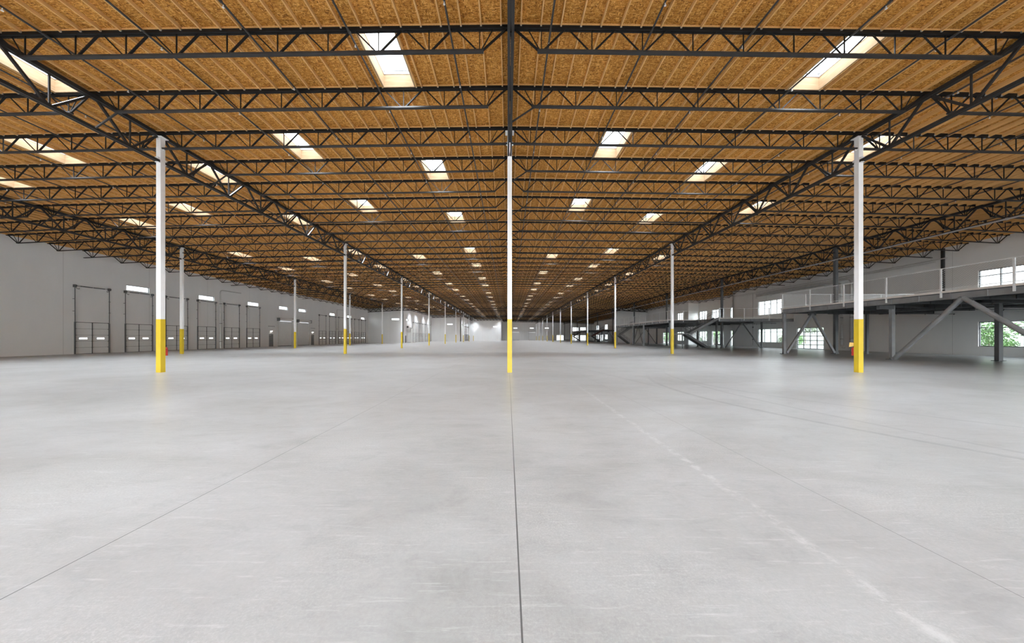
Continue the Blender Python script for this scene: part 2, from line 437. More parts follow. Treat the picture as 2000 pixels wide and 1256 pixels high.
def mandoor_proto():
    r = empty('door_proto')
    obj('leaf', MB().box(-.45, .45, .06, .11, .01, 2.12).mesh('leaf', 'mdoor'), r)
    obj('frame', MB().box(-.5, -.45, -.02, .2, 0, 2.18).box(.45, .5, -.02, .2, 0, 2.18).box(-.45, .45, -.02, .2, 2.12, 2.18).mesh('frame', 'mdoor'), r)
    obj('push_bar', MB().box(-.38, .38, .0, .06, .98, 1.05).mesh('push_bar', 'trim'), r)
    obj('closer', MB().box(-.35, .05, .0, .06, 1.98, 2.05).mesh('closer', 'galv'), r)
    return r
def clerestory_proto():
    r = empty('window_proto')
    w, h, z = 1.15, .62, 6.98
    fr = MB(); e = .05
    fr.box(-w, w, .05, .15, z-h/2, z-h/2+e).box(-w, w, .05, .15, z+h/2-e, z+h/2).box(-w, -w+e, .05, .15, z-h/2+e, z+h/2-e).box(w-e, w, .05, .15, z-h/2+e, z+h/2-e)
    obj('frame', fr.mesh('window_frame', 'frame'), r)
    obj('pane', MB().box(-w+e, w-e, .09, .10, z-h/2+e, z+h/2-e).mesh('window_pane', 'glass'), r)
    return r
PROTO = dict(dock=dock_proto(), big=bigdoor_proto(), man=mandoor_proto(), cler=clerestory_proto())
index_kids()
USED = set()
def put(kind, wk, pos, out, a, name, label, cat, key, group=None, h=None):
    if kind in ('big',) and False: return
    loc, rz = place(kind, wk, pos, out, a)
    p = PROTO[kind]; r = empty(name, loc, rz)
    for ch in KIDS[p.name]:
        if kind not in USED: ch.parent = r
        else:
            c = ch.copy(); COL.objects.link(c); c.parent = r
    USED.add(kind)
    tag(r, label, cat, group, 'structure')
    w, z0, z1 = dict(dock=(DW/2-.03, -.0, DH+.02), big=(1.95, 0, 4.6), man=(.5, 0, 2.18), cler=(1.15, 6.67, 7.29))[kind]
    hole(key, a-w, a+w, z0, z1); return r
def dname(): DN[0] += 1; return 'door_%d' % DN[0]
def wname(): WN[0] += 1; return 'window_%d' % WN[0]

# left wall
LW = -41.2
first = [31.4+1.4, 35.55+1.4, 39.75+1.4, 43.85+1.4, 47.95+1.4, 52.1+1.4]
second = [72.1+1.4, 76.25+1.4, 80.4+1.4, 84.55+1.4, 88.7+1.4, 92.85+1.4]
for i, a in enumerate(first):
    put('dock', 'y', LW, -1, a, dname(), 'white sectional dock door on left wall, %s of the near six from the left edge' % nth(i), 'dock door', 'L0', 'dock doors on the left wall')
for i, a in enumerate(second):
    put('dock', 'y', LW, -1, a, dname(), 'small distant white dock door on left wall beyond the roll-up doors, %s of six' % nth(i), 'dock door', 'L0', 'dock doors on the left wall')
for a, lb in ((61.1, 'nearer of the pair'), (66.6, 'farther of the pair')):
    put('big', 'y', LW, -1, a, dname(), 'tall pale roll-up door with coil hood on left wall, '+lb, 'roll-up door', 'L0', 'roll-up doors on the left wall')
for a, lb in ((57.6, 'nearer, before the roll-up doors'), (69.8, 'farther, after the roll-up doors')):
    put('man', 'y', LW, -1, a, dname(), 'narrow grey exit door in left wall, '+lb, 'door', 'L0')
cl = [36.9, 45.3, 53.6, 60.8, 66.4, 77.7, 86.0, 94.1]
for i, a in enumerate(cl):
    put('cler', 'y', LW, -1, a, wname(), 'bright high strip window on the left wall, %s from the left edge' % nth(i), 'window', 'L0', 'high windows of the left wall')
wall_y('wall_left', 'pale grey concrete side wall with near dock doors on the left', LW, -1, YB, 97.84, HOLES['L0'])
# first step
put('cler', 'x', 97.6, 1, -33.2, wname(), 'high strip window in the first facing wall of the stepped left side', 'window', 'LF0')
wall_x('wall_left', 'pale facing return wall at the first step of the left side', 97.6, -41.44, -30.9, HOLES['LF0'])
put('man', 'y', -30.9, -1, 100.0, dname(), 'grey exit door just beyond the first wall step on the left', 'door', 'L1')
put('big', 'y', -30.9, -1, 103.2, dname(), 'pale roll-up door beyond the first wall step on the left', 'roll-up door', 'L1')
for i in range(6):
    put('dock', 'y', -30.9, -1, 108.9+4.15*i, dname(), 'tiny far dock door in the second stretch of left wall, %s of six' % nth(i), 'dock door', 'L1', 'far dock doors of the second wall stretch')
for i, a in enumerate((101.7, 113.05, 121.35, 129.65)):
    put('cler', 'y', -30.9, -1, a, wname(), 'far high window in the second stretch of left wall, %s of four' % nth(i), 'window', 'L1', 'high windows of the second wall stretch')
wall_y('wall_left', 'second stretch of the stepped left wall, half way down the hall', -30.9, -1, 97.6, 134.44, HOLES['L1'])
put('cler', 'x', 134.2, 1, -23.5, wname(), 'high strip window in the second facing wall of the stepped left side', 'window', 'LF1')
wall_x('wall_left', 'pale facing return wall at the second step of the left side', 134.2, -31.14, -19.1, HOLES['LF1'])
for i in range(4):
    put('dock', 'y', -19.1, -1, 147.+4.15*i, dname(), 'farthest dock door on the left, beside the thin far columns, %s of four' % nth(i), 'dock door', 'L2', 'farthest dock doors')
for i, a in enumerate((138, 151.2, 159.4)):
    put('cler', 'y', -19.1, -1, a, wname(), 'tiny high window above the farthest left dock doors, %s of three' % nth(i), 'window', 'L2', 'high windows of the third wall stretch')
wall_y('wall_left', 'third stretch of the stepped left wall, far down the hall', -19.1, -1, 134.2, 165.24, HOLES['L2'])
for i, a in enumerate((-16.2, -6.3)):
    put('cler', 'x', 165., 1, a, wname(), 'high strip window in the third facing wall, %s one' % ('left', 'right')[i], 'window', 'LF2')
wall_x('wall_left', 'pale facing return wall at the third step of the left side', 165., -19.34, -3.0, HOLES['LF2'])
put('man', 'y', -3.0, -1, 172., dname(), 'dark exit door past the last wall step near the centre', 'door', 'L3')
wall_y('wall_left', 'last short stretch of the stepped left wall near the vanishing point', -3.0, -1, 165., YE, HOLES['L3'])
# back wall
for i, a in enumerate((4.6, 13.9)):
    put('big', 'x', YE-.3, 1, a, dname(), 'grey roll-up door in the far end wall, %s of the centre column' % ('just right', 'farther right')[i], 'roll-up door', 'B', 'roll-up doors of the end wall')
for i, a in enumerate((4.3, 13.8, 22.4)):
    put('cler', 'x', YE-.3, 1, a, wname(), 'strip window in the far end wall, %s from the centre column' % nth(i), 'window', 'B', 'windows of the end wall')

def storefront(wk, pos, out, a0, a1, z0, z1, cols, rows, key, label, name=None, transom=None, door=False, thick=.05, mat='frame', cat='window', group=None):
    """window / glazed door: frame bars, mullions and panes, local x along the wall"""
    a = (a0+a1)/2; w = (a1-a0)/2; loc, rz = place('', wk, pos, out, a); r = empty(name or wname(), loc, rz)
    e = thick; y0, y1 = .05, .17
    fr = MB().box(-w, w, y0, y1, z0, z0+e).box(-w, w, y0, y1, z1-e, z1).box(-w, -w+e, y0, y1, z0+e, z1-e).box(w-e, w, y0, y1, z0+e, z1-e)
    obj('window_frame', fr.mesh('window_frame', mat), r)
    zc = sorted(rows)
    for i in range(1, cols):
        x = -w+2*w*i/cols; obj('mullion', MB().box(x-e/2, x+e/2, y0, y1, z0+e, z1-e).mesh('mullion', mat), r)
    for z in zc: obj('transom_bar', MB().box(-w+e, w-e, y0+.01, y1-.01, z-e/2, z+e/2).mesh('transom_bar', mat), r)
    obj('pane', MB().box(-w+e, w-e, .105, .112, z0+e, z1-e).mesh('pane', 'glass'), r)
    if door:
        for s in (-1, 1):
            d = MB(); x0, x1 = sorted((s*.02, s*.95)); zt = 2.25
            d.box(x0, x0+.09, .0, .05, 0.02, zt).box(x1-.09, x1, 0, .05, .02, zt).box(x0+.09, x1-.09, 0, .05, .02, .25).box(x0+.09, x1-.09, 0, .05, zt-.1, zt)
            l = obj('door_leaf', d.mesh('door_leaf', mat), r)
            obj('handle', MB().box(*sorted((s*.08, s*.11)), -.05, -.02, .9, 1.4).mesh('handle', 'galv'), l)
    tag(r, label, cat, group, 'structure'); hole(key, a0, a1, z0, z1); return r
UZ0, UZ1, LZ0, LZ1 = 5.2, 7.43, .8, 2.94
storefront('y', 41.2, 1, 23.9, 29.0, UZ0, UZ1, 4, [6.9], 'R0', 'upper window at the right edge above the nearest platform', group='right wall windows')
storefront('y', 41.2, 1, 23.9, 29.0, LZ0, LZ1, 4, [2.42], 'R0', 'lower window at the right edge under the nearest platform', group='right wall windows')
storefront('y', 41.2, 1, 49.6, 54.5, UZ0, UZ1, 4, [6.9], 'R0', 'upper four-light window behind the corner of the nearest platform', group='right wall windows')
storefront('y', 41.2, 1, 49.6, 54.5, LZ0, LZ1, 4, [2.42], 'R0', 'lower four-light window under the second platform, beside the glazed overhead door', group='right wall windows')
storefront('y', 41.2, 1, 43.2, 47.2, 0, 2.95, 4, [.6, 1.18, 1.77, 2.36], 'R0', 'large glazed overhead door behind the inverted-V brace on the right', name=dname(), cat='glass door', mat='trim', thick=.075)
for i, a in enumerate((-16, -6, 4, 14)):  # unseen windows added to let more daylight into the near hall
    storefront('y', 41.2, 1, a, a+5.1, UZ0, UZ1, 4, [6.9], 'R0', 'added upper right wall window outside the frame, %s from the camera wall' % nth(i))
    storefront('y', 41.2, 1, a, a+5.1, LZ0, LZ1, 4, [2.42], 'R0', 'added lower right wall window outside the frame, %s from the camera wall' % nth(i))
wall_y('wall_right', 'near grey side wall on the right behind the first steel platform', 41.2, 1, YB, 60.7, HOLES['R0'])
RK = 'R1'
for i, (a0, a1) in enumerate(((61.3, 64.7), (66.8, 70.6), (72.4, 75.3))):
    storefront('y', 43.5, 1, a0, a1, UZ0, UZ1, 3, [6.9], RK, 'upper window in the recessed bright stretch of right wall, %s' % ('nearest', 'middle', 'farthest')[i], group='recess windows')
    storefront('y', 43.5, 1, a0, a1, 0.0 if i < 2 else LZ0, LZ1, 3, [2.35], RK, ('tall glazed entrance with double doors in the right recess, %s' % ('nearer', 'farther')[i]) if i < 2 else 'lower window in the right recess beside the first staircase', name=dname() if i < 2 else None, door=i < 2, cat='glass door' if i < 2 else 'window')
wall_y('wall_right', 'bright recessed stretch of right wall with glazed entrances', 43.5, 1, 60.7, 75.6, HOLES[RK])
wall_x('wall_right', 'short jog closing the near end of the right recess', 60.7-.24, 41.2, 43.74, [])
wall_x('wall_right', 'short jog closing the far end of the right recess', 75.6, 41.44, 43.74, [])
storefront('y', 41.2, 1, 77.6, 80.6, UZ0, UZ1, 3, [6.9], 'R2', 'small upper window behind the right column past the recess')
storefront('y', 41.2, 1, 77.6, 80.6, LZ0, LZ1, 3, [2.42], 'R2', 'small lower window behind the first staircase landing')
storefront('y', 41.2, 1, 84.0, 88.0, 0, 2.95, 4, [.6, 1.18, 1.77, 2.36], 'R2', 'glazed overhead door under the second platform', name=dname(), cat='glass door', mat='trim', thick=.075)
wall_y('wall_right', 'shaded side wall behind the second platform on the right', 41.2, 1, 75.6, 98.6, HOLES['R2'])
wall_x('wall_right', 'grey facing wall ending the second platform bay on the right', 98.6, 32.2, 44.24, [])
for i, a in enumerate((146.2, 160.5)):
    storefront('y', 44, 1, a, a+4, UZ0, UZ1, 3, [6.9], 'R3', 'far upper window behind the third platform, %s' % ('nearer', 'farther')[i])
    storefront('y', 44, 1, a, a+4, LZ0, LZ1, 3, [2.42], 'R3', 'far lower window behind the third platform, %s' % ('nearer', 'farther')[i])
storefront('y', 44, 1, 153.5, 157.5, 0, 2.95, 4, [.6, 1.18, 1.77, 2.36], 'R3', 'far glazed overhead door behind the red staircase', name=dname(), cat='glass door', mat='trim', thick=.075)
wall_y('wall_right', 'far side wall behind the third platform on the right', 44, 1, 98.84, 169, HOLES['R3'])
wall_x('wall_right', 'small far jog where the right wall steps outward', 169-.24, 44.24, 48.7, [])
wall_y('wall_right', 'last short stretch of right wall at the far end', 48.5, 1, 169, YE, [])
for i, a in enumerate((37.2, 41.6)):
    storefront('x', YE-.3, 1, a, a+3.4, UZ0, UZ1, 3, [6.9], 'B', 'upper end wall window above the third platform, %s' % ('left', 'right')[i])
    storefront('x', YE-.3, 1, a, a+3.4, 0, LZ1, 3, [2.35], 'B', 'glazed opening in the end wall under the third platform, %s' % ('left', 'right')[i])
storefront('x', YE-.3, 1, 28.0, 32.1, 0, 2.95, 4, [.6, 1.18, 1.77, 2.36], 'B', 'bright glazed overhead door in the dark right part of the end wall', name=dname(), cat='glass door', mat='trim', thick=.075)
wall_x('wall_back', 'far end wall of the hall', YE-.3, -3.24, 48.7, HOLES['B'])
for i in range(12):  # unseen glazing added so daylight reaches the side walls and column fronts
    x0 = -38.4+6.5*i
    storefront('x', YB-.14, 1, x0, x0+5.0, 0, 3.4, 4, [.68, 1.36, 2.04, 2.72], 'F', 'added unseen glazed overhead door in the wall behind the camera, %s from the left' % nth(i), name=dname(), cat='glass door', mat='trim', thick=.075)
    storefront('x', YB-.14, 1, x0, x0+5.0, 5.0, 7.8, 4, [6.9], 'F', 'added unseen upper window in the wall behind the camera, %s from the left' % nth(i))
wall_x('wall_front', 'wall behind the camera', YB-.24, -41.44, 41.44, HOLES['F'])
for kk in ('dock', 'big', 'man', 'cler'): bpy.data.objects.remove(PROTO[kk])

# ------------------------------------------------------------------ skylights
def skylight_meshes():
    h0, h1, h2 = -.02, .36, .50; d = JS-.16
    ms = {}
    c = MB(); t_ = .04; y0, y1 = .0, d
    c.box(-SW, -SW+t_, y0, y1, -.11, h1).box(SW-t_, SW, y0, y1, -.11, h1)
    c.box(-SW+t_, SW-t_, y0, y0+t_, -.11, h1).box(-SW+t_, SW-t_, y1-t_, y1, -.11, h1)
    ms['curb'] = c.mesh('curb', 'curb')
    f = MB(); t2 = .06
    f.box(-SW, -SW+t2, y0, y1, h1, h2).box(SW-t2, SW, y0, y1, h1, h2).box(-SW+t2, SW-t2, y0, y0+t2, h1, h2).box(-SW+t2, SW-t2, y1-t2, y1, h1, h2)
    ms['frame'] = f.mesh('frame', 'galv')
    ms['diffuser_pane'] = MB().box(-SW+.0, SW-.0, y0, y1, h2, h2+.02).mesh('diffuser_pane', 'pane')
    g_ = MB()
    for yy in (y0+t2, y1-t2): g_.box(-SW+t2, SW-t2, yy-.008, yy+.008, h2-.03, h2-.018)
    for xx in (-SW+t2, SW-t2): g_.box(xx-.008, xx+.008, y0+t2, y1-t2, h2-.03, h2-.018)
    ms['gasket'] = g_.mesh('gasket', 'frame')
    return ms
SM = skylight_meshes()
cnt = {}
for xc, b, rn in SKY:
    r = empty('skylight', (xc, dj(b)+.08, zd(xc)))
    r.rotation_euler = (0, -math.atan2(zd(xc+.5)-zd(xc-.5), 1), 0)
    for k, m_ in SM.items(): obj(k, m_, r)
    i = sum(1 for s in SKY if s[2] == rn and 10 > 0 and dj(s[1]) < dj(b) and s[1] >= -2)
    if b < -2: lb = 'bright roof skylight in the %s row, out of view over the camera' % rn.replace('fifth-from-right', 'fourth-left')
    elif i < 12: lb = 'bright roof skylight with wooden curb, %s row, %s from the camera' % (rn.replace('fifth-from-right', 'fourth-left'), nth(i))
    else: lb = 'tiny distant skylight in the %s row, %s from the camera' % (rn.replace('fifth-from-right', 'fourth-left'), nth(i))
    tag(r, lb, 'skylight', 'roof skylights')
    if 'AL' not in globals():
        AL = bpy.data.lights.new('skylight_daylight', 'AREA'); AL.shape = 'RECTANGLE'; AL.size = 2*SW-.14; AL.size_y = JS-.34
        AL.energy = SKY_W; AL.spread = math.radians(SPREAD); AL.color = (.85, .92, 1)
    obj('daylight', AL, r, (0, (JS-.16)/2, -.13))

# ------------------------------------------------------------------ purlins
indiv = []; rest = MB(); rest2 = MB()
def pdepth(x): return .19 if x > 16.2 else .115
def in_sky(x, j): return any(b == j and abs(x-xc) < SW+.03 for xc, b, _ in SKY)
cand = []
for j in range(-5, 72):
    y0, y1 = dj(j)+.06, dj(j+1)-.06
    for x in PURX:
        if x < max(XL(y0), XL(y1))+.1 or x > min(XR(y0), XR(y1))-.1 or in_sky(x, j): continue
        cand.append((j, x, y0, y1))
    for xc, b, _ in SKY:
        if b == j:
            for s in (-1, 1): cand.append((j, xc+s*(SW+.03), y0, y1))
vis = [c for c in cand if c[0] >= -3 and abs(c[1]) < c[3]*1.56+.5]
vis.sort(key=lambda c: (c[0], abs(c[1])))
chosen = set(vis[:300])
pm = {}
for k in (.115, .19):
    mb = MB(); L = JS-.12
    mb.box(-.02, .02, 0, L, -k, 0); mb.cur = 1
    for yy in (0, L-.03): mb.box(-.025, .025, yy-.005, yy+.035, -k-.004, -k+.05)
    pm[k] = mb.mesh('purlin', 'purlin', 'galv')
RN = {-3: 'above the first joist row', -2: 'between first and second joist rows', -1: 'between second and third joist rows',
      0: 'between third and fourth joist rows', 1: 'between fourth and fifth joist rows', 2: 'between fifth and sixth joist rows', 3: 'between sixth and seventh joist rows'}
for c in cand:
    j, x, y0, y1 = c
    if c in chosen:
        o = obj('purlin', pm[pdepth(x)], None, (x, y0, zd(x)))
        side = 'left' if x < CX-.4 else 'right'
        where = ('near the centre, %s side, ' if abs(x) < 4 else ('far %s, ' if abs(x) > 10 else 'half-way %s, ')) % side
        tag(o, 'pale wooden roof purlin %s%s' % (where, RN.get(j, 'near the camera')), 'roof purlin', 'roof purlins')
    else:
        k = pdepth(x); z = zd(x); rest.box(x-.02, x+.02, y0, y1, z-k, z)
tag(obj('purlin', rest.mesh('purlin_field', 'purlin')), 'countless pale lumber purlins under the farther roof deck', 'roof purlins', kind='stuff')

# ------------------------------------------------------------------ open-web joists
LINES = [CX+W*k for k in (-2, -1, 0, 1, 2)]
HJ = .72
def span_list(y):
    l, r = XL(y), XR(y); pts = [l]+[x for x in LINES if l+1.2 < x < r-1.2]+[r]
    return list(zip(pts, pts[1:]))
JC = {}
def joist_geo(x0, x1, col):
    """returns dict of part -> list of bars relative to (x0, y, 0)"""
    L = x1-x0; z0, z1 = zd(x0), zd(x1)
    def zt(s): return z0+(z1-z0)*s/L
    T = .17; e0, e1 = .95, L-.95
    n = max(1, round((e1-e0)/1.56))
    bs = .1 if col else e0-.12; be = L-.1 if col else e1+.12
    G = {'top_chord': [], 'bottom_chord': [], 'nailer': [], 'diagonal': [], 'vertical': []}
    for s in (-.038, .038):
        G['top_chord'].append(((.0, s, zt(0)-.115), (L, s, zt(L)-.115), .056, .095))
        G['bottom_chord'].append(((bs, s, zt(bs)-.1-HJ), (be, s, zt(be)-.1-HJ), .05, .055))
    G['top_chord'].append(((0, 0, zt(0)-.075), (L, 0, zt(L)-.075), .14, .012))
    G['bottom_chord'].append(((bs, 0, zt(bs)-.1-HJ-.022), (be, 0, zt(be)-.1-HJ-.022), .12, .008))
    G['nailer'].append(((0, 0, zt(0)-.035), (L, 0, zt(L)-.035), .13, .065))
    def T_(s): return (s, 0, zt(s)-.14)
    def B_(s): return (s, 0, zt(s)-.1-HJ+.01)
    G['diagonal'].append((T_(.12), B_(e0-.08), .05, .05)); G['diagonal'].append((B_(e1+.08), T_(L-.12), .05, .05))
    G['vertical'].append((T_(e0-.42), B_(e0-.04), .025, .025)); G['vertical'].append((T_(e1+.42), B_(e1+.04), .025, .025))
    p = (e1-e0)/n
    for i in range(n):
        a, m_, b = e0+i*p, e0+(i+.5)*p, e0+(i+1)*p
        G['diagonal'].append((B_(a+.05), T_(m_-.06), .052 if i % 1 == 0 else .03, .04))
        G['diagonal'].append((T_(m_+.06), B_(b-.06), .03, .034))
    for i in range(n+1): G['vertical'].append((B_(e0+i*p), T_(e0+i*p), .026, .03))
    return G
def bars_mesh(name, bars, mat, mb=None, off=(0, 0, 0)):
    mb = mb or MB(); o = Vector(off)
    for a, b, w, h in bars: mb.bar(Vector(a)+o, Vector(b)+o, w, h)
    return mb.mesh(name, mat) if mat else mb
def joist_meshes(x0, x1, col):
    k = (round(x0, 2), round(x1, 2), col)
    if k not in JC:
        G = joist_geo(x0, x1, col); e = {}
        e['top_chord'] = bars_mesh('top_chord', G['top_chord'], 'steel'); e['bottom_chord'] = bars_mesh('bottom_chord', G['bottom_chord'], 'girder')
        e['nailer'] = bars_mesh('nailer', G['nailer'], 'purlin'); e['web'] = bars_mesh('web', G['diagonal']+G['vertical'], 'steel')
        e['diag'] = [bars_mesh('diagonal', [q], 'steel') for q in G['diagonal']]; e['vert'] = [bars_mesh('vertical', [q], 'steel') for q in G['vertical']]
        e['G'] = G; JC[k] = e
    return JC[k]
alljoists = []
for j in range(-5, 73):
    y = dj(j)
    if y > YE-.5: continue
    for x0, x1 in span_list(y):
        if x1-x0 < 2.4: continue
        alljoists.append((j, x0, x1))
def inview(q): j, a, b = q; y = dj(j); return j >= -2 and a < y*1.57 and b > -y*1.55
vj = sorted([q for q in alljoists if inview(q)], key=lambda q: q[0]+abs((q[1]+q[2])/2)*.02)
sel = set(vj[:296])
def spanname(x0, x1):
    m_ = (x0+x1)/2
    for lim, s in ((-31.5, 'span by left wall'), (-15.7, 'outer left span'), (0.1, 'span left of centre girder'), (16, 'span right of centre girder'), (31.9, 'outer right span'), (99, 'span by right wall')):
        if m_ < lim: return s
jrest = MB(); jrestw = MB()
for q in alljoists:
    j, x0, x1 = q; y = dj(j); col = j % 7 == 0
    e = joist_meshes(x0, x1, col)
    if q in sel:
        r = empty('roof_joist', (x0, y, 0))
        for k in ('top_chord', 'bottom_chord', 'nailer'): obj(k, e[k], r)
        if j <= 2:
            for m_ in e['diag']: obj('diagonal', m_, r)
            for m_ in e['vert']: obj('vertical', m_, r)
        else: obj('web', e['web'], r)
        tag(r, 'black open-web roof joist, %s, %s row from the top' % (spanname(x0, x1), nth(j+2)), 'roof joist', 'open-web roof joists')
    elif j >= -2 or dj(j) > 0:
        jrest.cur = 0
        for k in ('top_chord', 'bottom_chord', 'diagonal', 'vertical'): bars_mesh('', e['G'][k], None, jrest, (x0, y, 0))
        jrest.cur = 1; bars_mesh('', e['G']['nailer'], None, jrest, (x0, y, 0))
tag(obj('roof_joist', jrest.mesh('distant_joists', 'steel', 'purlin')), 'dense field of far dark roof joists toward the end wall', 'roof joists', kind='stuff')

# ------------------------------------------------------------------ girders
def girder_bars(x, nj, j0):
    z = zd(x); zt = z-.245; zb = z-1.43
    G = {'top_chord': [], 'bottom_chord': [], 'diagonal': [], 'vertical': [], 'kicker': []}
    L = nj*JS
    for s in (-.055, .055):
        G['top_chord'].append(((s, 0, zt), (s, L, zt), .075, .14)); G['bottom_chord'].append(((s, .11, zb), (s, L-.11, zb), .07, .11))
    for i in range(nj):
        a, m_, b = i*JS, (i+.5)*JS, (i+1)*JS
        for s in (-.02, .02): G['diagonal'].append(((s, a+.12, zt-.05), (s, m_-.06, zb+.03), .03, .085))
        G['diagonal'].append(((0, m_+.06, zb+.03), (0, b-.12, zt-.05), .07, .075))
        G['vertical'].append(((0, m_, zb+.03), (0, m_, zt-.05), .045, .045))
        if (j0+i) % 2 and x < 5: G['kicker'].append(((.05, a, zb), (.92, a, zd(x+.92)-.84), .05, .05))
    return G
LN = {0: 'outer left', 1: 'inner left', 2: 'centre', 3: 'inner right', 4: 'outer right'}
GC = {}
for li, x in enumerate(LINES):
    for k in range(-2, 11):
        y0, nj, j0 = D1+k*BAY, 7, 7*k
        if k == -2: continue
        if k == -1: y0, nj, j0 = dj(-7), 7, -7
        if k == 10: nj = 2
        if x < XL(y0+2)+.5 or (x < XL(y0+nj*JS-1)+.5): 
            continue
        key = (li, nj, j0 % 2)
        if key not in GC:
            G = girder_bars(x, nj, j0)
            GC[key] = dict(G=G, top_chord=bars_mesh('top_chord', G['top_chord'], 'girder'), bottom_chord=bars_mesh('bottom_chord', G['bottom_chord'], 'girder'),
                           diag=[bars_mesh('diagonal', [q], 'girder') for q in G['diagonal']], vert=[bars_mesh('vertical', [q], 'girder') for q in G['vertical']],
                           kick=[bars_mesh('kicker_brace', [q], 'girder') for q in G['kicker']], web=bars_mesh('web', G['diagonal']+G['vertical']+G['kicker'], 'girder'))
        e = GC[key]; r = empty('roof_girder', (x, y0, 0))
        obj('top_chord', e['top_chord'], r); obj('bottom_chord', e['bottom_chord'], r)
        if k <= 1:
            for m_ in e['diag']: obj('diagonal', m_, r)
            for m_ in e['vert']: obj('vertical', m_, r)
            for m_ in e['kick']: obj('kicker_brace', m_, r)
        else: obj('web', e['web'], r)
        tag(r, 'deep black truss girder on the %s column row, %s bay from the camera' % (LN[li], nth(k+1)), 'roof girder', 'roof girders')

# dark expansion-joint truss across the hall at the first wall step
for yy, lb in ((97.0, 'long dark cross truss hanging level with the first wall step'), (133.6, 'dark cross truss hanging level with the second wall step'), (164.4, 'dark cross truss hanging level with the third wall step')):
    mb = MB(); r = empty('cross_truss', (0, yy, 0)); pts = [max(XL(yy)+.2, -41)] + [x for x in LINES if x > XL(yy)+1] + [XR(yy)-.3]
    for a, b in zip(pts, pts[1:]):
        mb.bar((a, 0, zd(a)-1.05), (b, 0, zd(b)-1.05), .2, .16 if yy < 100 else .1)
    obj('bottom_chord', mb.mesh('bottom_chord', 'steel'), r); mb = MB()
    for a, b in zip(pts, pts[1:]):
        n = max(2, round((b-a)/1.6)); 
        for i in range(n):
            s, m_, e_ = a+(b-a)*i/n, a+(b-a)*(i+.5)/n, a+(b-a)*(i+1)/n
            mb.bar((s, 0, zd(s)-.2), (m_, 0, zd(m_)-1.0), .1, .1).bar((m_, 0, zd(m_)-1.0), (e_, 0, zd(e_)-.2), .1, .1)
    obj('web', mb.mesh('web', 'steel'), r)
    tag(r, lb, 'truss')

# ------------------------------------------------------------------ columns
CW = .1025
def col_meshes(x, grey):
    zt = zd(x)-.325; ms = {}; m_ = 'dgrey' if grey else 'white'
    w = CW*1.25 if grey else CW
    ms['shaft'] = MB().box(-w, w, -w, w, 0 if grey else 2.4, zt-.02).mesh('shaft', m_)
    if not grey: ms['yellow_sleeve'] = MB().box(-w-.004, w+.004, -w-.004, w+.004, 0, 2.41).mesh('yellow_sleeve', 'yellow')
    ms['cap_plate'] = MB().box(-.2, .2, -.17, .17, zt-.02, zt+.005).box(-.01, .01, -.17, -w, zt-.14, zt-.02).box(-.01, .01, w, .17, zt-.14, zt-.02).mesh('cap_plate', m_)
    zb = zd(x)-1.43
    ms['gusset'] = MB().box(-.075, .075, -w-.09, -w, zb-.08, zb+.16).box(-.075, .075, w, w+.09, zb-.08, zb+.16).mesh('gusset', m_)
    ms['joist_tab'] = MB().box(-w-.06, -w, -.012, .012, zd(x)-.9, zd(x)-.74).box(w, w+.06, -.012, .012, zd(x)-.9, zd(x)-.74).mesh('joist_tab', m_)
    if grey: ms['base_plate'] = MB().box(-.25, .25, -.25, .25, 0, .03).box(-.16, .16, -.16, .16, .03, .16).mesh('base_plate', m_)
    return ms
for li, x in enumerate(LINES):
    grey = li == 4; ms = col_meshes(x, grey)
    for k in range(0, 11):
        y = D1+k*BAY
        if x < XL(y)+.4: continue
        r = empty('column', (x, y, 0))
        for q, m_ in ms.items(): obj(q, m_, r)
        if grey: lb = 'tall dark grey steel column in the outer right row, %s from the camera' % nth(k)
        elif li == 2 and k: lb = 'white and yellow column hidden behind the nearest centre column, %s in line' % nth(k)
        elif li == 2: lb = 'nearest white column with yellow base on the centre line of the hall'
        else: lb = 'white square column with yellow base, %s row, %s from the camera' % (LN[li], nth(k))
        tag(r, lb, 'column', 'grey columns' if grey else 'yellow-based columns')

# extinguishers behind two columns
for x, lb in ((LINES[3], 'red fire extinguisher with yellow sign behind the nearest right column'), (LINES[1], 'red fire extinguisher behind the nearest left column')):
    r = empty('fire_extinguisher', (x-(.03 if x > 0 else -.03), D1+CW+.09, 0))
    obj('cylinder', MB().cyl((0, 0, .75), (0, 0, 1.08), .07, 16).cyl((0, 0, 1.08), (0, 0, 1.14), .07, 16, .03).mesh('cylinder', 'extred'), r)
    obj('valve', MB().cyl((0, 0, 1.14), (0, 0, 1.2), .02, 8).box(-.06, .03, -.012, .012, 1.19, 1.23).mesh('valve', 'frame'), r)
    obj('hose', MB().tube([(-.03, 0, 1.18), (-.1, .01, 1.14), (-.11, .02, 1.0), (-.085, .02, .85)], .012, 6).mesh('hose', 'frame'), r)
    obj('bracket', MB().box(-.03, .03, -.09, -.06, .85, 1.1).mesh('bracket', 'frame'), r)
    if x > 0:
        s = MB().hexa([(-.02, -.04, 1.18), (-.16, .05, 1.15), (-.15, .06, 1.15), (-.01, -.03, 1.18), (.0, -.04, 1.34), (-.13, .05, 1.36), (-.12, .06, 1.36), (.01, -.03, 1.34)])
        obj('flange_sign', s.mesh('flange_sign', 'sign'), r)
    tag(r, lb, 'fire extinguisher')

